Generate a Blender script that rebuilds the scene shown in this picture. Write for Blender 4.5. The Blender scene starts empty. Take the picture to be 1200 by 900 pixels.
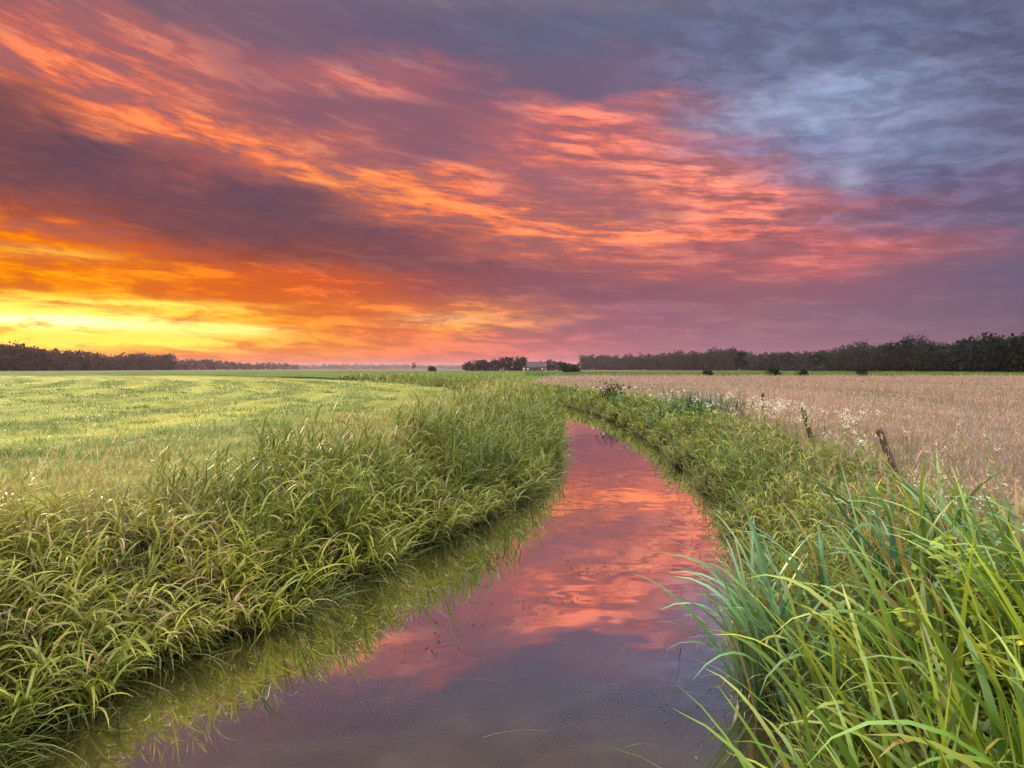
import bpy, math, numpy as np
from mathutils import Vector
rng = np.random.default_rng(7)
sc = bpy.context.scene
sc.view_settings.view_transform = 'Standard'
sc.view_settings.look = 'None'
sc.view_settings.exposure = 0
CAMH = 2.2
F = 800.0

def lin(c):
    return tuple(((v/255)/12.92 if v/255 <= 0.04045 else (((v/255)+0.055)/1.055)**2.4) for v in c)

# ------------------------------------------------------------------ camera
cam = bpy.data.cameras.new("camera"); camo = bpy.data.objects.new("camera", cam)
sc.collection.objects.link(camo); sc.camera = camo
cam.lens = 24; cam.sensor_width = 36; cam.clip_start = 0.05; cam.clip_end = 20000
camo.location = (0, 0, CAMH)
camo.rotation_euler = (math.radians(90-1.29), 0, 0)

# ------------------------------------------------------------------ node helper
class S:
    nt = None
    def __init__(s, sock): s.s = sock
    def __add__(a, b): return M('ADD', a, b)
    __radd__ = __add__
    def __sub__(a, b): return M('SUBTRACT', a, b)
    def __rsub__(a, b): return M('SUBTRACT', b, a)
    def __mul__(a, b): return M('MULTIPLY', a, b)
    __rmul__ = __mul__
    def __truediv__(a, b): return M('DIVIDE', a, b)
def put(inp, v):
    if isinstance(v, S): S.nt.links.new(v.s, inp)
    else: inp.default_value = v
def M(op, a, b=None, c=None, clamp=False):
    n = S.nt.nodes.new('ShaderNodeMath'); n.operation = op; n.use_clamp = clamp
    put(n.inputs[0], a)
    if b is not None: put(n.inputs[1], b)
    if c is not None: put(n.inputs[2], c)
    return S(n.outputs[0])
def sstep(lo, hi, v, a=0.0, b=1.0):
    n = S.nt.nodes.new('ShaderNodeMapRange'); n.interpolation_type = 'SMOOTHSTEP'
    put(n.inputs[0], v); n.inputs[1].default_value = lo; n.inputs[2].default_value = hi
    n.inputs[3].default_value = a; n.inputs[4].default_value = b
    return S(n.outputs[0])
def comb(x, y, z):
    n = S.nt.nodes.new('ShaderNodeCombineXYZ')
    for i, v in enumerate((x, y, z)): put(n.inputs[i], v)
    return S(n.outputs[0])
def sep(v):
    n = S.nt.nodes.new('ShaderNodeSeparateXYZ'); put(n.inputs[0], v)
    return [S(o) for o in n.outputs]
def noise(vec, scale=1.0, detail=4, rough=0.5, dist=0.0):
    n = S.nt.nodes.new('ShaderNodeTexNoise'); put(n.inputs['Vector'], vec)
    n.inputs['Scale'].default_value = scale; n.inputs['Detail'].default_value = detail
    n.inputs['Roughness'].default_value = rough; n.inputs['Distortion'].default_value = dist
    return S(n.outputs[0])
def ramp(fac, stops, interp='CARDINAL'):
    n = S.nt.nodes.new('ShaderNodeValToRGB'); put(n.inputs[0], fac)
    cr = n.color_ramp; cr.interpolation = interp
    while len(cr.elements) < len(stops): cr.elements.new(0.5)
    for e, (p, c) in zip(cr.elements, stops):
        e.position = p
    for e, (p, c) in zip(cr.elements, stops):
        e.color = (c[0], c[1], c[2], 1)
    return S(n.outputs[0])
def mix(f, a, b, mode='MIX'):
    n = S.nt.nodes.new('ShaderNodeMix'); n.data_type = 'RGBA'; n.blend_type = mode
    put(n.inputs[0], f)
    for k, v in ((6, a), (7, b)):
        if isinstance(v, S): S.nt.links.new(v.s, n.inputs[k])
        else: n.inputs[k].default_value = (v[0], v[1], v[2], 1)
    return S(n.outputs[2])

# ------------------------------------------------------------------ world sky
w = bpy.data.worlds.new("sky"); sc.world = w; w.use_nodes = True
w.cycles.sampling_method = 'NONE'
nt = w.node_tree; nt.nodes.clear(); S.nt = nt
tc = nt.nodes.new('ShaderNodeTexCoord')
X, Y, Z = sep(S(tc.outputs['Generated']))
az = M('ARCTAN2', X, Y)
el = M('ARCSINE', Z)
def p2az(px): return math.atan((px-600)/F)
def p2el(py, px=600): return math.atan((432-py)/F*math.cos(p2az(px)))
q = el + (az+0.64)*sstep(0.0, 0.5, el, 0.03, 0.24)
w1 = noise(comb(az*5.0, q*15.0, 3.3), 1.0, 8, 0.62)
w2 = noise(comb(az*5.0, q*15.0, 17.7), 1.0, 8, 0.62)
elw = el + (w1-0.5)*sstep(0.0, 0.25, el, 0.02, 0.125)
azw = az + (w2-0.5)*0.20
azn = (azw + 0.85)*(1/1.7)
rows = [
 (428, [(0,(205,98,60)),(200,(228,112,65)),(400,(225,114,90)),(600,(208,110,118)),(800,(176,108,128)),(1000,(152,102,122)),(1200,(128,95,116))]),
 (402, [(0,(255,202,45)),(200,(254,165,36)),(400,(244,125,56)),(600,(210,110,106)),(800,(168,108,126)),(1000,(146,102,122)),(1200,(120,94,114))]),
 (372, [(0,(255,224,85)),(200,(255,176,30)),(400,(238,125,50)),(540,(248,146,75)),(680,(172,106,115)),(900,(148,104,120)),(1200,(116,96,118))]),
 (335, [(0,(244,135,18)),(150,(250,138,25)),(300,(230,104,40)),(450,(186,88,70)),(600,(150,88,98)),(800,(150,96,110)),(1000,(147,98,116)),(1200,(116,98,123))]),
 (300, [(0,(242,120,15)),(150,(220,98,30)),(300,(160,78,60)),(450,(138,80,82)),(600,(145,87,96)),(740,(186,104,102)),(900,(190,105,110)),(1040,(202,110,112)),(1200,(118,98,126))]),
 (268, [(0,(168,82,62)),(200,(132,76,76)),(400,(120,78,88)),(520,(158,90,88)),(620,(244,130,92)),(760,(244,130,100)),(900,(222,118,110)),(1040,(150,104,124)),(1200,(114,101,130))]),
 (232, [(0,(122,76,80)),(200,(120,76,86)),(380,(132,84,90)),(480,(232,121,82)),(600,(238,126,90)),(720,(170,104,110)),(860,(232,126,112)),(1000,(134,110,139)),(1200,(114,103,134))]),
 (196, [(0,(118,74,82)),(150,(124,78,88)),(300,(212,107,80)),(420,(254,138,84)),(540,(242,125,90)),(640,(165,103,114)),(800,(234,130,114)),(900,(165,124,148)),(1000,(132,135,170)),(1200,(112,112,143))]),
 (160, [(0,(138,82,82)),(130,(228,116,80)),(280,(242,126,84)),(420,(175,102,103)),(560,(155,99,112)),(680,(226,119,107)),(800,(196,119,128)),(900,(134,128,163)),(1000,(142,148,184)),(1200,(107,110,141))]),
 (122, [(0,(230,116,85)),(150,(220,115,92)),(300,(162,98,104)),(450,(145,96,111)),(580,(165,101,113)),(700,(238,125,114)),(800,(160,114,133)),(930,(147,155,189)),(1200,(105,108,139))]),
 (80, [(0,(168,95,98)),(150,(212,113,98)),(300,(162,99,108)),(420,(205,114,111)),(520,(160,98,112)),(600,(118,96,119)),(750,(120,103,131)),(900,(112,118,150)),(1200,(99,103,134))]),
 (15, [(0,(105,89,111)),(200,(126,97,112)),(400,(114,95,119)),(600,(102,99,126)),(900,(103,110,141)),(1200,(97,103,134))]),
 (-90, [(0,(124,112,126)),(600,(132,120,134)),(1200,(124,124,146))]),
]
col = None; prev = None
for py, st in rows:
    e = math.atan((432-py)/F*0.92)
    r = ramp(azn, [((p2az(px)+0.85)/1.7, lin(c)) for px, c in st])
    if col is None: col = r
    else: col = mix(sstep(prev, e, elw), col, r)
    prev = e
R_, G_, B_ = sep(col)
warm = M('MULTIPLY', R_-B_, 1.7, clamp=True)
st1 = noise(comb(az*6.5, q*33.0, 1.0), 1.0, 9, 0.67, 0.4)
st3 = noise(comb(az*14.0, q*58.0, 31.0), 1.0, 6, 0.64, 0.4)
sn = st1*0.6 + st3*0.4
hz = sstep(0.0, 0.07, el, .35, 1.0)
dark = sstep(0.52, 0.44, sn)*(warm*0.9+0.12)*hz
lit = sstep(0.505, 0.58, sn)*hz
low = sstep(0.22, 0.10, el)
greyp = mix(low*sstep(0.1, -0.3, az), lin((132, 95, 108)), lin((212, 98, 40)))
col = mix(dark, col, mix(0.66, col, greyp))
colL = mix(1.0, col, (1.36, 1.54, 1.26), 'MULTIPLY')
col = mix(lit*(warm*0.9+0.2), col, colL)
mot = noise(comb(az*20.0, q*36.0, 4.0), 1.0, 5, 0.6, 0.4)
mreg = sstep(0.1, 0.3, az)*sstep(0.10, 0.2, el)*sstep(0.52, 0.38, el, .3, 1.0)
mm = sstep(0.38, 0.66, mot, 0.86, 1.22)
col = mix(mreg, col, mix(1.0, col, comb(mm, mm, mm), 'MULTIPLY'))
def bar(px, py, sx, sy, c, k, nz=True):
    global col
    a0 = p2az(px); e0 = p2el(py, px); ca = math.cos(a0)**2
    da = (az - a0)*(F/ca/sx) ; de = (el + (st1-0.5)*0.035 - e0)*(F/math.cos(a0)/sy)
    g = M('MULTIPLY', M('EXPONENT', (da*da+de*de)*-1.0)*sstep(0.36, 0.54, sn), k, clamp=True)
    col = mix(g, col, c)
bar(10, 376, 220, 18, (1.6, 1.05, 0.16), 1.5)
bar(150, 357, 130, 6, (1.4, 0.85, 0.12), 1.5)
bar(80, 397, 260, 10, (1.45, 0.9, 0.10), 1.4)
bar(255, 386, 70, 6, (1.45, 0.95, 0.22), 1.6)
bar(60, 376, 110, 7, (1.7, 1.35, 0.6), 1.7)
bar(520, 375, 60, 6, (1.0, 0.5, 0.2), 0.9)
bar(70, 297, 70, 7, (1.1, 0.48, 0.05), 1.1)
bar(995, 208, 18, 18, (0.45, 0.49, 0.66), 0.6)
over = sstep(0.62, 1.0, el)
back = sstep(-0.05, -0.7, Y)
col = mix(back, col, (1.15, 1.05, 1.05))
col = mix(over, col, (4.1, 3.8, 3.6))
col = mix(sstep(0.0, -0.05, Z), col, (0.08, 0.09, 0.05))
bg = nt.nodes.new('ShaderNodeBackground'); nt.links.new(col.s, bg.inputs[0]); bg.inputs[1].default_value = 1.0
wo = nt.nodes.new('ShaderNodeOutputWorld'); nt.links.new(bg.outputs[0], wo.inputs[0])

# ------------------------------------------------------------------ sun
sl = bpy.data.lights.new("sun", 'SUN'); slo = bpy.data.objects.new("sun", sl); sc.collection.objects.link(slo)
sl.energy = 3.5; sl.angle = math.radians(9); sl.color = (1.0, 0.77, 0.50)
saz, sel = math.radians(-44), math.radians(14)
d = Vector((math.sin(saz)*math.cos(sel), math.cos(saz)*math.cos(sel), math.sin(sel)))
slo.rotation_euler = d.to_track_quat('Z', 'Y').to_euler()

# ------------------------------------------------------------------ canal geometry
cy = np.array([-6,-2,0,2,3.76,4.78,5.71,6.57,8.07,10.5,13.75,20,26,33,42,55,75,110,180,400.])
cx = np.array([-2.9,-2.0,-1.5,-1.05,-.63,-.38,-.12,.2,.77,1.5,1.97,2.55,2.8,2.5,1.4,-1.2,-8,-28,-80,-300.])
ch = np.array([1.9,1.9,1.9,1.9,1.9,1.75,1.65,1.65,1.6,1.4,1.3,1.2,1.1,1.1,1.1,1.1,1.1,1.1,1.1,1.1])
cx = cx+.12; ch = ch+.30
nr = np.interp(cy, [5, 10], [1, 0])
cx = cx-.16*nr; ch = ch+.16*nr
yy = np.concatenate([np.arange(-6, 60, .1), np.arange(60, 400, 1.)])
xx = np.interp(yy, cy, cx); hh = np.interp(yy, cy, ch)
def smooth(a, k):
    p = np.pad(a, (k, k), mode='reflect', reflect_type='odd'); return np.convolve(p, np.ones(2*k+1)/(2*k+1), 'valid')
xx = smooth(smooth(xx, 9), 7); hh = smooth(hh, 9)
hh = hh + 0.11*np.sin(yy*1.9) + 0.08*np.sin(yy*4.3+1) + 0.04*np.sin(yy*9.1+2)
C = np.stack([xx, yy], 1)
T = np.gradient(C, axis=0); T /= np.linalg.norm(T, axis=1, keepdims=True)
Nr = np.stack([T[:,1], -T[:,0]], 1)
def canal(x, y):
    x = np.asarray(x, float).ravel(); y = np.asarray(y, float).ravel()
    s = np.empty_like(x); side = np.empty_like(x); arc = np.empty_like(x)
    for a in range(0, len(x), 4000):
        dx = x[a:a+4000, None]-C[None, :, 0]; dy = y[a:a+4000, None]-C[None, :, 1]
        d2 = dx*dx+dy*dy; i = d2.argmin(1); r = np.arange(len(i))
        dd = dx[r, i]*Nr[i, 0]+dy[r, i]*Nr[i, 1]
        s[a:a+4000] = np.sqrt(d2[r, i])-hh[i]; side[a:a+4000] = np.where(dd >= 0, 1, -1); arc[a:a+4000] = C[i, 1]
    return s, side, arc
def ss(a, b, v):
    t = np.clip((v-a)/(b-a), 0, 1); return t*t*(3-2*t)
def bump(x, y):
    return .025*np.sin(x*1.3+.7*y)+.02*np.sin(x*.43-y*.61+2)+.012*np.sin(2.9*x+1.1*np.sin(y*2.1))
def height(s, x, y):
    return np.where(s < 0, -0.55*ss(0, .9, -s), .6*(0.35*ss(0, .25, s)+0.65*ss(0.1, 1.3, s))) + bump(x, y)*ss(.4, 1.5, s)
def along(yv, s, side):
    xv = np.interp(yv, yy, xx); nx = np.interp(yv, yy, Nr[:,0]); ny = np.interp(yv, yy, Nr[:,1]); h = np.interp(yv, yy, hh)
    px = xv+side*nx*(h+s); py = yv+side*ny*(h+s)
    return px, py, height(s, px, py)

def new_mesh(name, verts, faces, cols=None, mat=None, extra=None, smooth_=False):
    me = bpy.data.meshes.new(name)
    nf = len(faces); k = faces.shape[1]
    me.vertices.add(len(verts)); me.vertices.foreach_set('co', np.ascontiguousarray(verts, dtype=np.float32).ravel())
    me.loops.add(nf*k); me.loops.foreach_set('vertex_index', np.ascontiguousarray(faces, dtype=np.int32).ravel())
    me.polygons.add(nf); me.polygons.foreach_set('loop_start', np.arange(0, nf*k, k, dtype=np.int32))
    me.polygons.foreach_set('loop_total', np.full(nf, k, dtype=np.int32))
    if smooth_: me.polygons.foreach_set('use_smooth', np.ones(nf, dtype=bool))
    me.update(calc_edges=True)
    if cols is not None:
        a = me.color_attributes.new('col', 'FLOAT_COLOR', 'POINT')
        c4 = np.ones((len(verts), 4), dtype=np.float32); c4[:, :3] = cols; a.data.foreach_set('color', c4.ravel())
    for kx, v in (extra or {}).items():
        a = me.attributes.new(kx, 'FLOAT', 'POINT'); a.data.foreach_set('value', np.asarray(v, dtype=np.float32))
    if mat: me.materials.append(mat)
    ob = bpy.data.objects.new(name, me); sc.collection.objects.link(ob)
    return ob

# ------------------------------------------------------------------ materials
def newmat(name):
    m = bpy.data.materials.new(name); m.use_nodes = True; m.node_tree.nodes.clear(); S.nt = m.node_tree
    o = m.node_tree.nodes.new('ShaderNodeOutputMaterial'); return m, o
def attr(name, fac=False):
    n = S.nt.nodes.new('ShaderNodeAttribute'); n.attribute_name = name
    return S(n.outputs['Fac' if fac else 'Color'])
def foliage(name, trans=0.35, rough=0.45, spec=0.35):
    m, o = newmat(name); c = attr('col')
    p = S.nt.nodes.new('ShaderNodeBsdfPrincipled'); put(p.inputs['Base Color'], c)
    p.inputs['Roughness'].default_value = rough; p.inputs['Specular IOR Level'].default_value = spec
    t = S.nt.nodes.new('ShaderNodeBsdfTranslucent'); put(t.inputs[0], mix(1.0, c, (1.25, 1.3, .7), 'MULTIPLY'))
    ms = S.nt.nodes.new('ShaderNodeMixShader'); ms.inputs[0].default_value = trans
    S.nt.links.new(p.outputs[0], ms.inputs[1]); S.nt.links.new(t.outputs[0], ms.inputs[2]); S.nt.links.new(ms.outputs[0], o.inputs[0])
    return m
mat_grass = foliage("grass_leaf", .27, .40, .4)
mat_iris = foliage("iris_leaf", .22, .33, .5)
mat_tree = foliage("tree_foliage", .1, .8, .1)
mat_flower = foliage("flower_petals", .2, .8, .1)

m_ter, o = newmat("meadow_ground")
geo = S.nt.nodes.new('ShaderNodeNewGeometry'); pos = S(geo.outputs['Position'])
c = attr('col'); cd = attr('cd', True); sa = attr('sa', True)
n1 = noise(comb(cd*1.1, sa*.05, 0.0), 1.0, 4, .55)
n1b = noise(comb(cd*.28, sa*.02, 5.0), 1.0, 3, .5)
n2 = noise(pos, 3.0, 7, .65); n3 = noise(pos, .12, 5, .6); n4 = noise(pos, 18.0, 3, .7)
k = (n1-.5)*1.6+(n1b-.5)*1.9+(n2-.5)*.9+(n3-.5)*.9+(n4-.5)*.8
kk = M('MAXIMUM', M('ADD', k, 1.0), .3)
sc_ = comb(kk, kk, kk)
c2 = mix(1.0, c, sc_, 'MULTIPLY')
c3 = mix(sstep(.45, .7, n3), c2, mix(1.0, c2, (1.2, 1.0, .9), 'MULTIPLY'))
p = S.nt.nodes.new('ShaderNodeBsdfPrincipled'); put(p.inputs['Base Color'], c3); p.inputs['Roughness'].default_value = .95
p.inputs['Specular IOR Level'].default_value = .05
b = S.nt.nodes.new('ShaderNodeBump'); b.inputs['Strength'].default_value = .8; b.inputs['Distance'].default_value = .06
put(b.inputs['Height'], n2+n4*.5+n1); S.nt.links.new(b.outputs[0], p.inputs['Normal'])
S.nt.links.new(p.outputs[0], o.inputs[0])

m_wat, o = newmat("canal_water")
geo = S.nt.nodes.new('ShaderNodeNewGeometry'); pos = S(geo.outputs['Position'])
px_, py_, pz_ = sep(pos)
rip = noise(comb(px_*1.4, py_*.9, 0.0), 1.0, 2, .5)*1.0 + noise(comb(px_*2.5, py_*6.0, 0.0), 1.0, 0, .5)*.07
b = S.nt.nodes.new('ShaderNodeBump'); b.inputs['Strength'].default_value = .17; b.inputs['Distance'].default_value = .035
put(b.inputs['Height'], rip)
gl = S.nt.nodes.new('ShaderNodeBsdfGlossy'); gl.inputs['Roughness'].default_value = .006; gl.inputs['Color'].default_value = (1, .97, .93, 1)
S.nt.links.new(b.outputs[0], gl.inputs['Normal'])
df = S.nt.nodes.new('ShaderNodeBsdfDiffuse'); mud = noise(pos, 1.1, 6, .6)
put(df.inputs[0], mix(sstep(.35, .7, mud), (.028, .021, .012), (.060, .045, .028)))
fr = S.nt.nodes.new('ShaderNodeFresnel'); fr.inputs[0].default_value = 1.4
Ff = S(fr.outputs[0])
ms = S.nt.nodes.new('ShaderNodeMixShader'); put(ms.inputs[0], M('ADD', Ff*.50, sstep(.03, .13, Ff, .05, .70), clamp=True))
S.nt.links.new(df.outputs[0], ms.inputs[1]); S.nt.links.new(gl.outputs[0], ms.inputs[2]); S.nt.links.new(ms.outputs[0], o.inputs[0])

# ------------------------------------------------------------------ terrain sheet
def axis(lo, hi, step, far, neg, g=1.13):
    a = list(np.arange(lo, hi, step)); st = step; v = a[-1]
    while v < far: st *= g; v += st; a.append(v)
    st = step; v = lo; l = []
    while v > neg: st *= g; v -= st; l.append(v)
    return np.array(l[::-1]+a)
gx = axis(-7, 8, .14, 6000, -6000, 1.11); gy = axis(-5, 34, .16, 9000, -60, 1.05)
GX, GY = np.meshgrid(gx, gy)
fx, fy = GX.ravel(), GY.ravel()
s_, side_, arc_ = canal(fx, fy)
fz = height(s_, fx, fy)*1.0
V = np.stack([fx, fy, fz], 1)
nx_, ny_ = len(gx), len(gy)
I = np.arange(nx_*ny_).reshape(ny_, nx_)
Fq = np.stack([I[:-1, :-1].ravel(), I[:-1, 1:].ravel(), I[1:, 1:].ravel(), I[1:, :-1].ravel()], 1)
gcol = np.tile(np.array([[.21, .235, .065]]), (len(fx), 1))
wob = 6*np.sin(fx*.05)
pink = (side_ > 0) & (fy < 150+wob) & (fx > .085*fy-4)
gcol[pink] = (.18, .148, .122)
far = (fy >= 150+wob) | ((side_ > 0) & ~pink)
gcol[far] = (.08, .125, .035)
gcol[fy > 420] = (.12, .11, .08)  # pale mist over the far fields put into the ground colour
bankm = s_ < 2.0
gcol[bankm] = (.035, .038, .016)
gcol[s_ < .3] = (.018, .014, .010)  # soil under the overhang darkened, its shade put into the colour
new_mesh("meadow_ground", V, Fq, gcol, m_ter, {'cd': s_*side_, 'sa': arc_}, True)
sel_ = np.where(yy < 120)[0][::3]
L_ = C[sel_]-Nr[sel_]*(hh[sel_, None]+.12); R2 = C[sel_]+Nr[sel_]*(hh[sel_, None]+.12)
n = len(sel_); V = np.zeros((2*n, 3)); V[0::2, :2] = L_; V[1::2, :2] = R2
i = np.arange(n-1)*2
new_mesh("canal_water", V, np.stack([i, i+1, i+3, i+2], 1), None, m_wat)

# ------------------------------------------------------------------ ribbons
class Builder:
    def __init__(s): s.v=[]; s.f=[]; s.c=[]; s.n=0
    def add(s, P, az, el, curl, L, W, nseg, c0, c1, roll=0., prof='blade', azc=0., cpow=1.3):
        N = len(P)
        if N == 0: return None
        f = lambda a: np.broadcast_to(np.asarray(a, float), (N,)).copy()
        az, el, curl, L, W, roll, azc = map(f, (az, el, curl, L, W, roll, azc))
        t = np.linspace(0, 1, nseg+1); tm = (t[1:]+t[:-1])/2
        E = el[:, None]-curl[:, None]*tm[None]**cpow; A = az[:, None]+azc[:, None]*tm[None]
        stp = (L/nseg)[:, None]
        D = np.stack([np.cos(E)*np.sin(A), np.cos(E)*np.cos(A), np.sin(E)], 2)
        pts = np.concatenate([P[:, None, :], P[:, None, :]+np.cumsum(D*stp[:, :, None], 1)], 1)
        Dn = np.concatenate([D[:, :1], (D[:, 1:]+D[:, :-1])/2, D[:, -1:]], 1)
        Av = np.concatenate([A[:, :1], (A[:, 1:]+A[:, :-1])/2, A[:, -1:]], 1)
        side = np.stack([np.cos(Av), -np.sin(Av), np.zeros_like(Av)], 2)
        nor = np.cross(side, Dn)
        wv = side*np.cos(roll)[:, None, None]+nor*np.sin(roll)[:, None, None]
        if prof == 'blade': wp = np.minimum(1, .55+t*1.8)*(1-t**2.2)+.03
        elif prof == 'stem': wp = 1-.5*t
        elif prof == 'head': wp = np.sin(np.pi*np.clip(t*.92+.04, 0, 1))**.7
        elif prof == 'leaf': wp = np.sin(np.pi*np.clip(t**.65, .02, .985))
        hw_ = W[:, None]*wp[None]/2
        V = np.stack([pts-wv*hw_[:, :, None], pts+wv*hw_[:, :, None]], 2).reshape(-1, 3)
        k = 2*(nseg+1); base = (np.arange(N)*k)[:, None]; j = np.arange(nseg)*2
        q_ = np.stack([base+j, base+j+1, base+j+3, base+j+2], 2).reshape(-1, 4)+s.n
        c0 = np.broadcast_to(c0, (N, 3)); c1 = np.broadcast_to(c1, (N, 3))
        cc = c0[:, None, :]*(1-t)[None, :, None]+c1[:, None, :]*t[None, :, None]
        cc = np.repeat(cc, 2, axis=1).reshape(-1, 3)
        s.v.append(V); s.f.append(q_); s.c.append(cc); s.n += len(V)
        return pts
    def build(s, name, mat):
        return new_mesh(name, np.concatenate(s.v), np.concatenate(s.f), np.concatenate(s.c), mat)
def U(a, b, n): return rng.uniform(a, b, n)
def pal(n, cols, jit=.2):
    cols = np.array(cols); i = rng.integers(0, len(cols), n); j = rng.integers(0, len(cols), n); t = rng.random((n, 1))
    return (cols[i]*(1-t)+cols[j]*t)*(1+jit*rng.standard_normal((n, 1))).clip(.45, 1.7)
GREENS = [(.16,.22,.035),(.22,.27,.045),(.12,.19,.04),(.27,.30,.06),(.17,.24,.06)]
BRIGHT = [(.42,.44,.06),(.36,.40,.055),(.49,.46,.12),(.28,.35,.055)]
DEEP = [(.08,.15,.04),(.11,.18,.045),(.13,.21,.06)]
STRAW = [(.44,.34,.17),(.37,.28,.14),(.50,.41,.24)]
PINK = [(.50,.30,.29),(.44,.27,.26),(.52,.37,.35),(.42,.26,.26)]
BASE = np.array([.05,.045,.02])  # dark brown blade foot: thatch colour plus painted gap shade

def leafy(B, P, H, lean_az, lean, nleaf, leafL, leafW, cols, scale=1.0, seg=4, stemW=.004, t0=.15, elr=(.7, 1.25)):
    """stem with arching leaves; lower leaves darkened, shade inside the grass put into their colour"""
    N = len(P); side_c = cols*.95
    pts = B.add(P, lean_az, math.pi/2-lean*.35, lean, H, stemW*scale, 5, BASE*1.2, side_c, U(0, 3, N), 'stem')
    for k in range(nleaf):
        t = np.clip(t0+(1-t0)*(k+rng.random(N))/nleaf, 0, .99)*5
        i = t.astype(int); f = (t-i)[:, None]; r = np.arange(N)
        q_ = pts[r, i]*(1-f)+pts[r, i+1]*f
        a = U(0, 2*math.pi, N)
        a = np.where(rng.random(N) < .35, lean_az+rng.normal(0, .6, N), a)
        g = np.clip((t/5*1.35), 0, 1)[:, None]; lc = side_c*(.38+.62*g)+BASE*.5*(1-g)  # tint falls off towards the foot, painting the shade between stems
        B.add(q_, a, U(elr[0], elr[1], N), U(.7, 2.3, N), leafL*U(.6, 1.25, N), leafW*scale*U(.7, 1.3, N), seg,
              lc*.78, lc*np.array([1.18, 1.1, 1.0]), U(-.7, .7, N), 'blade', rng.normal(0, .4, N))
    return pts
def logy(a, b, n): return a*(b/a)**rng.random(n)
def az_to(side, yv):
    nx = np.interp(yv, yy, Nr[:,0]); ny = np.interp(yv, yy, Nr[:,1])
    return np.arctan2(-side*nx, -side*ny)
def patch(x, y, f=1.0, ph=0.):
    return .5+.5*np.sin(x*1.7*f+ph+1.3*np.sin(y*1.1*f))*np.sin(y*.9*f+ph*2+1.1*np.sin(x*.8*f))

# ---- left bank ----
B = Builder()
N = 8200
yv = logy(2.0, 100, N); s = rng.beta(1.1, 1.3, N)*2.5-.2; side = -1
x, y, z = along(yv, s, side)
pt = patch(x*1.8, y*1.8, 1.0, .7); keep = rng.random(N) < .2+.8*pt
yv, s = yv[keep], s[keep]; x, y, z = x[keep], y[keep], z[keep]; N = len(x)
P = np.stack([x, y, np.maximum(z-.02, -.1)], 1)
sca = np.maximum(1, y/9)**.85
H = (.46+.46*ss(5, 16, y))*U(.5, 1.35, N)*(.55+.65*patch(x, y, .9))*np.where(s < .35, .9, 1)*np.where(s > 1.9, .8, 1)
la = az_to(side, yv)+rng.normal(0, .9, N); lean = U(.1, .6, N)+.6*ss(.6, -.1, s)
pf = patch(x, y, .55, 1.)[:, None]*.65+.4*ss(11, 4, y)[:, None]; pf = np.minimum(pf, 1)
cols = pal(N, GREENS)*(1-pf*.85)+pal(N, BRIGHT)*pf*.85
fy_ = ss(6, 13, y)[:, None]; cols = cols*(1-fy_*.55)+pal(N, DEEP+GREENS)*fy_*.55
dry = (rng.random(N) < (.03+.18*(patch(x, y, .8, 4.) > .8))*ss(16, 8, y)+.02)[:, None]; cols = np.where(dry, pal(N, STRAW), cols)
near = y < 12
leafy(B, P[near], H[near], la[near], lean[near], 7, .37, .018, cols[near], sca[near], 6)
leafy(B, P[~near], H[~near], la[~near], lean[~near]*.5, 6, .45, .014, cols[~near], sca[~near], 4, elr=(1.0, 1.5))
# loose, upright reed stems rising out of the mass
N = 1200; yv = logy(5.4, 34, N); s = U(.05, 1.7, N); x, y, z = along(yv, s, -1); kp = (patch(x, y, 1.1, 2.4) > .42) & (rng.random(N) < ss(4.5, 9.5, y)*.85+.15)
yv, s, x, y, z = [a[kp] for a in (yv, s, x, y, z)]; N = len(x); P = np.stack([x, y, z-.02], 1)
leafy(B, P, U(.66, 1.08, N)*(.72+.28*ss(6, 11, y)), az_to(-1, yv)+rng.normal(0, 1.2, N), U(.05, .4, N), 7, .40, .015, pal(N, DEEP+GREENS), np.maximum(1, y/10)**.85, 5, .005, .25, elr=(1.05, 1.5))
N = 22000
yv = logy(1.8, 90, N); s = rng.random(N)*2.7-.1
x, y, z = along(yv, s, -1); P = np.stack([x, y, z-.02], 1)
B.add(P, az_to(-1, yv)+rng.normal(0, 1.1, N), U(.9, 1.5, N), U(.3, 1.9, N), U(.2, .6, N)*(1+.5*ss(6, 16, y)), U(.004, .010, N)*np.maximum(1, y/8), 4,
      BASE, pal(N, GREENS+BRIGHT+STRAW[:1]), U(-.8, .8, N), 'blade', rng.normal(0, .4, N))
N = 2800
yv = logy(2.6, 30, N); s = U(.3, 2.6, N); x, y, z = along(yv, s, -1); P = np.stack([x, y, z-.02], 1); c_ = pal(N, STRAW+[(.25,.27,.08)])
B.add(P, U(0, 6.28, N), U(1.3, 1.56, N), U(.05, .8, N), U(.55, .95, N)*(1+.2*ss(6, 16, y)), .0035*np.maximum(1, y/10), 6, c_*.5, c_, U(0, 3, N), 'stem')
# fringe leaning over / standing in the water
N = 7600
yv = logy(2.2, 40, N); s = U(-.34, .25, N); x, y, z = along(yv, s, -1)
tuft = patch(x*2.2, y*2.6, 1.3, 2.); keep = (s > 0.02) | (tuft > .5+.9*np.maximum(-s, 0)); yv, s, x, y, z, tuft = [a[keep] for a in (yv, s, x, y, z, tuft)]; N = len(x)
P = np.stack([x, y, np.maximum(z, -.12)-.02], 1); fc = pal(N, GREENS+DEEP+BRIGHT[:1])
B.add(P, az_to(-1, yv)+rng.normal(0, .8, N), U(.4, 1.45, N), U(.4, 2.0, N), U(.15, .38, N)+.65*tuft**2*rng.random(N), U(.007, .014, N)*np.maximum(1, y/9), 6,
      BASE*.8, fc, U(-.6, .6, N), 'blade', rng.normal(0, .4, N))  # fringe feet start dark, waterline shade put into the root colour
B.build("bank_grass", mat_grass)
B = Builder(); N = 3400
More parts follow.
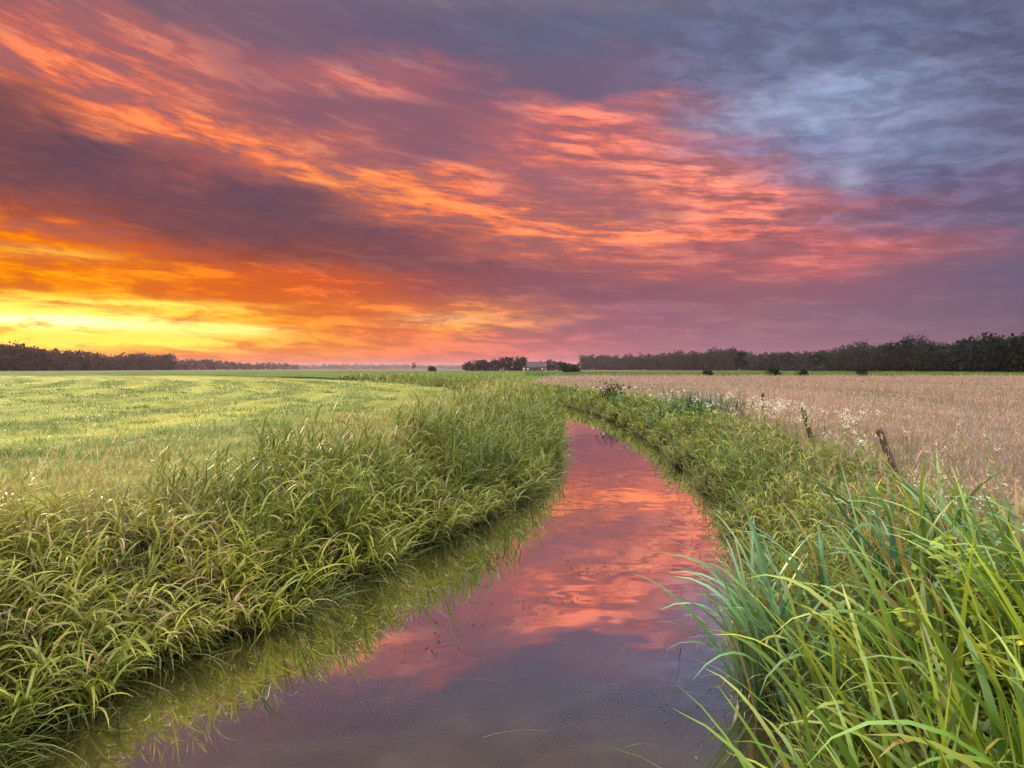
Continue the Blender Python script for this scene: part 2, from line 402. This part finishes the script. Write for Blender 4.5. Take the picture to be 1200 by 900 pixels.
yv = logy(2.8, 30, N); s = U(.7, 2.7, N); x, y, z = along(yv, s, -1)
keep = patch(x, y, .7, 2.) > .4; yv, s, x, y, z = [a[keep] for a in (yv, s, x, y, z)]; N = len(x)
P = np.stack([x, y, z], 1); sca = np.maximum(1, y/14)
c_ = pal(N, STRAW); az_ = U(0, 6.28, N)
pts = B.add(P, az_, U(1.35, 1.55, N), U(.05, .5, N), (.68+.28*ss(6, 22, y))*U(.7, 1.2, N), .003*sca, 6, c_*.5, c_, 0, 'stem')
for r_ in (0, 1.57):
    B.add(pts[:, -1], az_, U(1., 1.4, N), U(.2, .6, N), U(.06, .15, N), .009*sca, 4, c_, c_*1.1, r_, 'head')
B.build("grass_seed_heads", mat_grass)

# ---- left meadow short grass ----
B = Builder(); N = 120000
y = logy(4.5, 85, N); a = U(-.72, .25, N); x = y*np.tan(a)
s, sd, _ = canal(x, y); k = (s > 1.9) & (sd < 0); x, y, s = x[k], y[k], s[k]; N = len(x)
z = height(s, x, y)
st = ss(.25, .65, .5+.5*np.sin(s*1.25+.5*np.sin(y*.15)+.7*np.sin(s*.37)))*.9+.1*rng.random(N)
P = np.stack([x, y, z-.01], 1); sca = np.maximum(1, y/6)
cA = pal(N, [(.40,.42,.10),(.46,.45,.14),(.35,.39,.10)]); cB = pal(N, [(.14,.20,.06),(.16,.24,.10)])
cc = cA*st[:, None]+cB*(1-st[:, None])
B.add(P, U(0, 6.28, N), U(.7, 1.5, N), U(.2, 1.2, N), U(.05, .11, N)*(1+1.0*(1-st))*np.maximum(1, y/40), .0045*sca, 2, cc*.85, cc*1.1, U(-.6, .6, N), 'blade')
nt_ = 420; ty = logy(7, 75, nt_); tx = ty*np.tan(U(-.7, .0, nt_)); i = rng.integers(0, nt_, 22000)
x = tx[i]+rng.normal(0, .15, 22000)*(1+ty[i]*.03); y = ty[i]+rng.normal(0, .12, 22000); s, sd, _ = canal(x, y); k = (s > 1.9) & (sd < 0); x, y, s = x[k], y[k], s[k]; N = len(x)
P = np.stack([x, y, height(s, x, y)], 1); cc = pal(N, DEEP+GREENS)
B.add(P, U(0, 6.28, N), U(.8, 1.5, N), U(.3, 1.3, N), U(.08, .24, N), .005*np.maximum(1, y/8), 3, cc*.8, cc, U(-.6, .6, N), 'blade')
B.build("meadow_grass", mat_grass)

# ---- right hay meadow ----
B = Builder(); N = 105000
y = logy(4.0, 140, N); a = U(.02, .74, N); x = y*np.tan(a)
s, sd, _ = canal(x, y); k = (s > 1.7+.5*rng.random(N)) & (sd > 0) & (x > .085*y-4); x, y, s = x[k], y[k], s[k]; N = len(x)
P = np.stack([x, y, height(s, x, y)-.01], 1); sca = np.maximum(1, y/9)
pt = ss(.2, .8, patch(x*.5, y*.22, .5, .4)*.6+.4*patch(x, y*.4, 1.0, 2.))
gr = (rng.random(N) < .30+.5*(1-pt)+.4*ss(5.2, 1.8, s))[:, None]
c1 = np.where(gr, pal(N, [(.17,.24,.09),(.22,.28,.11),(.13,.20,.08)]), pal(N, PINK)); c0 = np.where(gr, c1*.75, pal(N, [(.19,.155,.12),(.15,.16,.085)]))
Hh = U(.15, .42, N)*(.55+.65*pt)
B.add(P, U(0, 6.28, N), U(1.1, 1.55, N), U(.2, 1.0, N), Hh, .0042*sca, 3, c0, c1, U(0, 3, N), 'blade')
N2 = 34000; k = rng.choice(N, min(N2, N), replace=False); k = k[rng.random(len(k)) < .2+.8*pt[k]]; P2 = P[k]; N2 = len(k); c_ = pal(N2, PINK)
az_ = U(0, 6.28, N2)
pts = B.add(P2, az_, U(1.3, 1.55, N2), U(.05, .5, N2), U(.3, .58, N2), .0022*sca[k], 3, c_*.7, c_, 0, 'stem')
B.add(pts[:, -1], az_, U(1., 1.4, N2), U(.2, .8, N2), U(.04, .08, N2), .009*sca[k], 3, c_, c_*1.1, U(0, 3, N2), 'head')
B.build("hay_meadow_grass", mat_grass)

# ---- right bank mixed vegetation ----
B = Builder(); N = 6000
yv = logy(3.0, 100, N); s = rng.beta(1.1, 1.2, N)*2.3-.1; x, y, z = along(yv, s, 1)
keep = rng.random(N) < .2+.8*patch(x*1.7, y*1.7, 1.2, 5.); yv, s, x, y, z = [a[keep] for a in (yv, s, x, y, z)]; N = len(x)
P = np.stack([x, y, z-.02], 1)
H = U(.22, .62, N)*(.5+.85*patch(x, y, 1.1, 3))*np.where(s > 1.5, .75, 1); sca = np.maximum(1, y/9)**.9
leafy(B, P, H, az_to(1, yv)+rng.normal(0, 1, N), U(.1, .7, N), 7, .2, .016, pal(N, GREENS+DEEP+DEEP+BRIGHT[:2])*1.1, sca, 4)
N = 34000
yv = logy(2.5, 100, N); s = rng.random(N)*2.4-.1; x, y, z = along(yv, s, 1); P = np.stack([x, y, z-.02], 1)
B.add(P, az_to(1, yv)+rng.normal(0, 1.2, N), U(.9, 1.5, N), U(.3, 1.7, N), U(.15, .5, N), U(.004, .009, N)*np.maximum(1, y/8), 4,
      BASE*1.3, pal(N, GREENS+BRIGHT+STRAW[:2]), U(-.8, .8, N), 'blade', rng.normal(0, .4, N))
N = 600; yv = logy(4.5, 16, N); s = U(.5, 2.6, N); x, y, z = along(yv, s, 1); P = np.stack([x, y, z-.02], 1); c_ = pal(N, PINK+STRAW)
pts = B.add(P, U(0, 6.28, N), U(1.3, 1.56, N), U(.05, .6, N), U(.5, .8, N), .003, 6, c_*.6, c_, U(0, 3, N), 'stem')
for r_ in (0, 1.57): B.add(pts[:, -1], U(0, 6.28, N), U(1., 1.4, N), U(.2, .6, N), U(.06, .13, N), .010, 4, c_, c_, r_, 'head')
B.build("bank_grass", mat_grass)

# ---- iris / reed clump foreground right ----
B = Builder(); nt_ = 92
ty = U(2.6, 5.9, nt_); ts = U(-.18, 2.0, nt_)
k = ts < 2.4-.32*(ty-2.5); ty, ts = ty[k], ts[k]; nt_ = len(ty)
tx, tyy, tz = along(ty, ts, 1); faz = U(0, 6.28, nt_); ttype = rng.random(nt_)
i = np.repeat(np.arange(nt_), 12); N = len(i)
P = np.stack([tx[i]+rng.normal(0, .05, N), tyy[i]+rng.normal(0, .05, N), tz[i]-.03], 1)
toward = az_to(1, ty[i])
az_ = np.where(rng.random(N) < .58, toward+rng.normal(0, .7, N), faz[i]+np.where(rng.random(N) < .5, 0, math.pi)+rng.normal(0, .4, N))
Ln = U(.65, 1.34, N)
colr = pal(N, [(.11,.23,.045),(.17,.29,.05),(.30,.38,.06)], .28)
blue = np.clip(ss(4.0, 5.2, ty[i])*1.1*(ttype[i] > .25), 0, 1)[:, None]
colr = colr*(1-blue)+pal(N, [(.12,.30,.20),(.18,.38,.27),(.18,.28,.14)], .25)*blue
dry = (rng.random(N) < .05)[:, None]; colr = np.where(dry, np.array([[.35,.27,.12]]), colr)
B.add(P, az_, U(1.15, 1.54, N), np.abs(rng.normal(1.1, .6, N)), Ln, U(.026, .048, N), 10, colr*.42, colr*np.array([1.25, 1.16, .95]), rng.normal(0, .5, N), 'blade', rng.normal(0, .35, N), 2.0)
B.build("iris_clump", mat_iris)
def clump(name, cxp, cyp, rad, n, hgt, wid, cols):
    B = Builder(); x = cxp+rng.normal(0, rad*.5, n); y = cyp+rng.normal(0, rad*.5, n); s, sd, _ = canal(x, y)
    c = pal(n, cols); B.add(np.stack([x, y, height(s, x, y)-.02], 1), U(0, 6.28, n), U(1.0, 1.5, n), U(.2, 1.6, n), hgt*U(.6, 1.15, n), wid, 6, c*.8, c, U(-.5, .5, n), 'blade')
    return B.build(name, mat_iris)
clump("reed_clump", 5.9, 22, 1.3, 460, 1.1, .035, [(.05,.11,.055),(.08,.15,.075)])
clump("reed_clump", 4.9, 31, .8, 200, .8, .035, [(.08,.15,.05),(.12,.19,.06)])

# ---- bindweed climber, bottom right ----
B = Builder(); n = 26
P = np.stack([U(2.1, 2.9, n), U(3.0, 3.7, n), np.full(n, .35)], 1)
pts = B.add(P, U(0, 6.28, n), U(1.2, 1.5, n), U(.2, .9, n), U(.6, 1.05, n), .004, 9, (.16,.2,.03), (.2,.26,.03), 0, 'stem', rng.normal(0, 2, n))
for j in range(1, 10):
    for r_ in range(2):
        B.add(pts[:, j], U(0, 6.28, n), U(.1, .9, n), U(.2, 1.2, n), U(.045, .085, n), U(.03, .055, n), 4, pal(n, [(.28,.36,.03),(.34,.40,.04),(.2,.32,.04)]), pal(n, [(.34,.42,.04)]), U(-.4, .4, n), 'leaf')
B.build("bindweed_plant", mat_grass)

# ---- flowers ----
def umbel(name, P, hgt, hw, colf, nf=22):
    B = Builder(); n = len(P); cg = pal(n, GREENS); a = U(0, 6.28, n)
    pts = B.add(P, a, U(1.3, 1.55, n), U(0, .4, n), hgt*U(.8, 1.15, n), .006*np.maximum(1, P[:,1]/9), 5, cg*.8, cg, 0, 'stem')
    top = pts[:, -1]
    for k in range(5):
        B.add(pts[:, 1+k % 4], U(0, 6.28, n), U(.2, .9, n), U(.3, 1., n), U(.1, .2, n), .04, 4, cg, cg, U(-.4, .4, n), 'leaf')
    for k in range(nf):
        o_ = rng.normal(0, 1, (n, 3))*np.array([hw, hw, hw*.8])
        B.add(top+o_, U(0, 6.28, n), U(-.6, .9, n), 0, U(.012, .03, n)*np.maximum(1, P[:,1]/12), U(.012, .025, n)*np.maximum(1, P[:,1]/12), 2, pal(n, colf, .08), pal(n, colf, .08), U(0, 3, n), 'head')
    return B.build(name, mat_flower)
WHITE = [(.75,.72,.66),(.65,.6,.55),(.8,.78,.76)]
n = 34; ys = rng.normal(13.5, 2.8, n); x, y, z = along(ys, U(.8, 2.3, n), 1); umbel("meadowsweet_flowers", np.stack([x, y, z], 1), .85, .06, WHITE, 30)
n = 80; ys = logy(6.5, 40, n); x, y, z = along(ys, U(.8, 4.6, n), 1); umbel("yarrow_flowers", np.stack([x, y, z], 1), .58, .035, WHITE, 14)
n = 18; ys = U(4.8, 7, n); x, y, z = along(ys, U(1.2, 2.4, n), 1); umbel("hemp_agrimony_flowers", np.stack([x, y, z], 1), .7, .035, [(.5,.33,.28),(.55,.42,.34)], 26)

# ---- floating bits ----
B = Builder(); N = 160; yv = logy(4.2, 34, N); h = np.interp(yv, yy, hh); s = -h+h*np.clip(rng.normal(0, .6, N), -.97, .97)
x, y, z = along(yv, s, 1)
g = rng.random(N) < .45; c_ = np.where(g[:, None], pal(N, [(.12,.16,.04),(.2,.2,.06)]), pal(N, [(.12,.08,.04)]))
B.add(np.stack([x, y, np.full(N, .006)], 1), U(0, 6.28, N), 0, 0, U(.015, .045, N), U(.006, .018, N), 3, c_*.7, c_*.7, 0, 'leaf')
nc = 34; cyv = logy(5.0, 30, nc); ch_ = np.interp(cyv, yy, hh); cs = -ch_+ch_*U(-.9, .9, nc); ccx, ccy, _ = along(cyv, cs, 1)
i = rng.integers(0, nc, 1300); x = ccx[i]+rng.normal(0, .28, 1300); y = ccy[i]+rng.normal(0, .12, 1300); c_ = pal(1300, [(.06,.045,.025),(.10,.10,.03)])
B.add(np.stack([x, y, np.full(1300, .007)], 1), U(0, 6.28, 1300), 0, 0, U(.02, .08, 1300), U(.004, .015, 1300), 3, c_, c_, 0, 'leaf')
# twigs and drowned stems along the shallow margins
N = 1100; yv = logy(2.8, 22, N); sd_ = np.where(rng.random(N) < .75, -1, 1); s = -np.abs(rng.normal(0, .38, N)); x, y, z = along(yv, s, -1); x2, y2, _ = along(yv, s, 1)
x = np.where(sd_ < 0, x, x2); y = np.where(sd_ < 0, y, y2); c_ = pal(N, GREENS+STRAW[:1]+[(.05,.035,.02)]*3)*.6
B.add(np.stack([x, y, np.full(N, -.02)], 1), U(0, 6.28, N), U(.3, 1.5, N), U(0, 1.6, N), U(.06, .30, N), .006, 5, c_*.5, c_, U(-.5, .5, N), 'blade')
N = 70; yv = logy(3.2, 20, N); h = np.interp(yv, yy, hh); s = -h+h*U(-.9, .9, N); x, y, z = along(yv, s, 1); c_ = pal(N, [(.16,.13,.06),(.1,.12,.04)])
B.add(np.stack([x, y, np.full(N, .008)], 1), U(0, 6.28, N), 0, 0, U(.12, .4, N), .005, 6, c_, c_, 0, 'stem', rng.normal(0, .8, N))
B.build("floating_pondweed", mat_grass)

# ------------------------------------------------------------------ trees
def treemesh(name, trees, cols, leaf=.9, nl=130, mat=mat_tree, lz0=.08):
    Vs, Fs, Cs = [], [], []; off = 0
    for (x, y, H, R) in trees:
        nlobe = 11; lz = U(lz0, .88, nlobe)*H; rr = R*np.sqrt(np.clip(1-((lz/H-.42)/.62)**2, .1, 1))
        la = U(0, 6.28, nlobe); lr = rr*U(.1, .75, nlobe)
        lc = np.stack([x+np.cos(la)*lr, y+np.sin(la)*lr, .6+lz], 1); lR = R*U(.28, .6, nlobe)
        i = rng.integers(0, nlobe, nl); dv = rng.normal(0, 1, (nl, 3)); dv /= np.linalg.norm(dv, axis=1, keepdims=True)
        p = lc[i]+dv*(lR[i]*U(.5, 1.08, nl))[:, None]*np.array([1, 1, .85]); p[:, 2] = np.maximum(p[:, 2], .7)
        a = rng.normal(0, 1, (nl, 3)); a /= np.linalg.norm(a, axis=1, keepdims=True); b_ = np.cross(a, rng.normal(0, 1, (nl, 3))); b_ /= np.linalg.norm(b_, axis=1, keepdims=True)
        sz = (leaf*U(.5, 1.2, nl))[:, None]
        q_ = np.stack([p-a*sz, p-b_*sz*.6, p+a*sz, p+b_*sz*.6], 1).reshape(-1, 3)
        Vs.append(q_); Fs.append(np.arange(nl*4).reshape(-1, 4)+off); off += nl*4
        cl = pal(1, cols, .2)[0]; lobec = (1+.25*rng.standard_normal(nlobe)).clip(.5, 1.5)
        Cs.append(np.repeat(cl[None]*lobec[i][:, None], 4, axis=0))
        tr = .022*H
        def limb(p0, p1, r0, r1):
            nonlocal off
            p0 = np.array(p0); p1 = np.array(p1); dd = p1-p0; dd = dd/np.linalg.norm(dd)
            u = np.cross(dd, [0.3, 1, .2]); u /= np.linalg.norm(u); v_ = np.cross(dd, u); an = np.arange(6)*math.pi/3
            ring = np.cos(an)[:, None]*u+np.sin(an)[:, None]*v_
            Vs.append(np.concatenate([p0+ring*r0, p1+ring*r1])); k_ = np.arange(6)
            Fs.append(np.stack([k_, (k_+1) % 6, (k_+1) % 6+6, k_+6], 1)+off); off += 12
            Cs.append(np.tile([[.03, .025, .02]], (12, 1)))
        limb((x, y, .4), (x, y, .6+H*.6), tr, tr*.4)
        for k_ in range(3): limb((x, y, .6+H*(.25+.1*k_)), lc[k_], tr*.4, tr*.12)
    return new_mesh(name, np.concatenate(Vs), np.concatenate(Fs), np.concatenate(Cs), mat)
def line(px0, px1, d0, d1, h0, h1, n, rows_=3, gap=7., R=.42, jit=.2):
    out = []
    for r_ in range(rows_):
        for k in range(n):
            t = (k+rng.random())/n; px = px0+(px1-px0)*t
            dd = 1/((1-t)/d0+t/d1)+r_*gap
            H = (h0+(h1-h0)*t)*(1+.09*math.sin(px*.031+1)+.06*math.sin(px*.083))*(1+jit*rng.normal(0, .6))*(.9+.06*r_)
            H = max(H, 3); out.append(((px-600)/F*dd, dd, H, min(H, 14)*R*rng.uniform(.8, 1.3)))
    return out
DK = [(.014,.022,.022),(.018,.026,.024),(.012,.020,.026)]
WM = [(.050,.026,.028),(.042,.025,.024),(.06,.03,.03)]  # brownish haze tint put into the left foliage colour
HZ = [(.20,.12,.15),(.18,.12,.15)]  # purple aerial haze put into the farthest foliage colour
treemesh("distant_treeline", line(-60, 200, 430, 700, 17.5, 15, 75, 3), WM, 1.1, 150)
treemesh("distant_treeline", line(190, 350, 750, 1500, 12, 13, 50, 2, 12), [(.09,.05,.05),(.08,.045,.045)], 1.5, 100)  # paler foliage colour carries the haze of this distance
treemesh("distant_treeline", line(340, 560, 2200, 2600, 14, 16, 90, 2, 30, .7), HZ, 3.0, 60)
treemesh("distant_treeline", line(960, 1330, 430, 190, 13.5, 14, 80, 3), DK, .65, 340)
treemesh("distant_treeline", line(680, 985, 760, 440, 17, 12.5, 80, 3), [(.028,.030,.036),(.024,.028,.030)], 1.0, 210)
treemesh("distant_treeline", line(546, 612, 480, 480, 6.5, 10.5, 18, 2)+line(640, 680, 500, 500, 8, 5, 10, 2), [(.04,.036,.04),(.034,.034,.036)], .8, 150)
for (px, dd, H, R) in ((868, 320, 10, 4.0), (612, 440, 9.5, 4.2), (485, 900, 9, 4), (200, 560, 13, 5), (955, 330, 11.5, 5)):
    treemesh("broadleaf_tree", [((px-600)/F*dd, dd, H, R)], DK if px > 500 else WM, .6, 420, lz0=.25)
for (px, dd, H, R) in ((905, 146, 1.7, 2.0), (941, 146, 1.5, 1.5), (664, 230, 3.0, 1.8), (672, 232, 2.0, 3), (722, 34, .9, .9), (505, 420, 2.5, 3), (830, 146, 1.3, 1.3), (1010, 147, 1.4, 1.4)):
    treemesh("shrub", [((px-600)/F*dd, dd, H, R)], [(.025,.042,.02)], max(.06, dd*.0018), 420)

B = Builder(); N = 30000
y = logy(150, 300, N); x = y*np.tan(U(.02, .72, N)); c_ = pal(N, [(.09,.15,.035),(.13,.19,.05)])
B.add(np.stack([x, y, np.full(N, .55)], 1), U(0, 6.28, N), U(1.1, 1.5, N), U(.2, 1, N), U(.5, .9, N), .12, 2, c_*.8, c_, 0, 'blade')
B.build("crop_field", mat_grass)

# ------------------------------------------------------------------ dawn haze: a low layer of real scattering air over the far fields
m_h, o = newmat("dawn_haze")
vs = S.nt.nodes.new('ShaderNodeVolumeScatter'); vs.inputs['Color'].default_value = (1.0, .78, .84, 1); vs.inputs['Density'].default_value = .00013; vs.inputs['Anisotropy'].default_value = .2
S.nt.links.new(vs.outputs[0], o.inputs['Volume'])
x0, x1, y0, y1, z0, z1 = -3500, 3500, 170, 3600, .9, 26
v = [(x, y, z) for x in (x0, x1) for y in (y0, y1) for z in (z0, z1)]
f = [(0,1,3,2),(4,6,7,5),(0,4,5,1),(2,3,7,6),(0,2,6,4),(1,5,7,3)]
me = bpy.data.meshes.new("haze"); me.from_pydata(v, [], f); me.materials.append(m_h)
ob = bpy.data.objects.new("haze", me); sc.collection.objects.link(ob)

# ------------------------------------------------------------------ fence posts
def plain(name, colr, rough=.8, em=None):
    m, o = newmat(name); p = S.nt.nodes.new('ShaderNodeBsdfPrincipled')
    g = S.nt.nodes.new('ShaderNodeTexCoord'); nn = noise(S(g.outputs['Object']), 9., 6, .6)
    put(p.inputs['Base Color'], mix(nn, tuple(v*.55 for v in colr), tuple(v*1.4 for v in colr))); p.inputs['Roughness'].default_value = rough
    if em: p.inputs['Emission Color'].default_value = (*em, 1); p.inputs['Emission Strength'].default_value = .9
    S.nt.links.new(p.outputs[0], o.inputs[0]); return m
m_wood = plain("weathered_wood", (.09,.065,.045))
def post(px, dd, hgt, lx, ly):
    x = (px-600)/F*dd; n = 10; an = np.arange(n)*2*math.pi/n; V = []
    lev = [0, .3, .6, .85, .97, 1.0]; rad = [.055, .053, .051, .049, .046, .03]
    for l, r in zip(lev, rad):
        rj = r*(1+.08*rng.standard_normal(n)); zz = .35+l*hgt+(0 if l < .9 else .015*np.sin(an+1))
        V.append(np.stack([x+np.cos(an)*rj+lx*l*hgt, dd+np.sin(an)*rj+ly*l*hgt, zz+0*an], 1))
    k = np.arange(n); Fs = [np.stack([k, (k+1) % n, (k+1) % n+n, k+n], 1)+n*j for j in range(5)]
    t = 5*n; V.append(np.array([[x+lx*hgt, dd+ly*hgt, .36+hgt]]))
    cap = np.stack([k+t, (k+1) % n+t, np.full(n, t+n)], 1)
    verts = np.concatenate(V); me = bpy.data.meshes.new("fence_post")
    me.from_pydata(verts.tolist(), [], np.concatenate(Fs).tolist()+cap.tolist()); me.materials.append(m_wood)
    ob = bpy.data.objects.new("fence_post", me); sc.collection.objects.link(ob)
post(1066, 9.3, 1.02, -.38, .05); post(960, 13.5, 1.08, -.3, 0); post(896, 19.5, 1.15, -.05, 0)

# ------------------------------------------------------------------ farmhouse
def boxmesh(name, x0, x1, y0, y1, z0, z1, mat, parent):
    v = [(x, y, z) for x in (x0, x1) for y in (y0, y1) for z in (z0, z1)]
    f = [(0,1,3,2),(4,6,7,5),(0,4,5,1),(2,3,7,6),(0,2,6,4),(1,5,7,3)]
    me = bpy.data.meshes.new(name); me.from_pydata(v, [], f); me.materials.append(mat)
    ob = bpy.data.objects.new(name, me); sc.collection.objects.link(ob); ob.parent = parent
m_brick = plain("brick", (.07,.045,.045)); m_roof = plain("roof_tiles", (.06,.04,.045)); m_win = plain("lit_window", (.4,.25,.12), .3, (1., .55, .2))
m_door = plain("door_paint", (.03,.05,.04)); m_white = plain("frame_white", (.15,.14,.14))
def house(name, px, dd, Lh, Wd, eave, ridge):
    x = (px-600)/F*dd; e = bpy.data.objects.new(name, None); sc.collection.objects.link(e)
    a, b_ = x-Lh/2, x+Lh/2; y0, y1 = dd, dd+Wd; ym = (y0+y1)/2
    V = [(a,y0,.5),(b_,y0,.5),(b_,y1,.5),(a,y1,.5),(a,y0,eave),(b_,y0,eave),(b_,y1,eave),(a,y1,eave),(a,ym,ridge),(b_,ym,ridge)]
    me = bpy.data.meshes.new("walls"); me.from_pydata(V, [], [(0,1,5,4),(2,3,7,6),(1,2,6,9,5),(3,0,4,8,7)]); me.materials.append(m_brick)
    ob = bpy.data.objects.new("walls", me); sc.collection.objects.link(ob); ob.parent = e
    o_ = .4; k = (ridge-eave)/(Wd/2)
    V = [(a-o_,y0-o_,eave-o_*k+.1),(b_+o_,y0-o_,eave-o_*k+.1),(b_+o_,ym,ridge+.1),(a-o_,ym,ridge+.1),(a-o_,y1+o_,eave-o_*k+.1),(b_+o_,y1+o_,eave-o_*k+.1)]
    me = bpy.data.meshes.new("roof"); me.from_pydata(V, [], [(0,1,2,3),(3,2,5,4)]); me.materials.append(m_roof)
    ob = bpy.data.objects.new("roof", me); sc.collection.objects.link(ob); ob.parent = e
    boxmesh("chimney", x+Lh*.25, x+Lh*.25+.8, ym-.4, ym+.4, ridge-.5, ridge+1.1, m_brick, e)
    boxmesh("door", x-.5, x+.5, y0-.06, y0-.01, .6, 2.7, m_door, e)
    for i, wx in enumerate((-.36, -.2, .18, .36)):
        boxmesh("window_frame_%d" % i, x+wx*Lh-.65, x+wx*Lh+.65, y0-.05, y0-.01, 1.4, 2.6, m_white, e)
        boxmesh("window_%d" % i, x+wx*Lh-.5, x+wx*Lh+.5, y0-.09, y0-.06, 1.55, 2.45, m_win if i in (0, 3) else m_door, e)
house("farmhouse", 627, 480, 14, 9, 3.4, 7.0)
print("verts", sum(len(o.data.vertices) for o in sc.objects if o.type == 'MESH'))
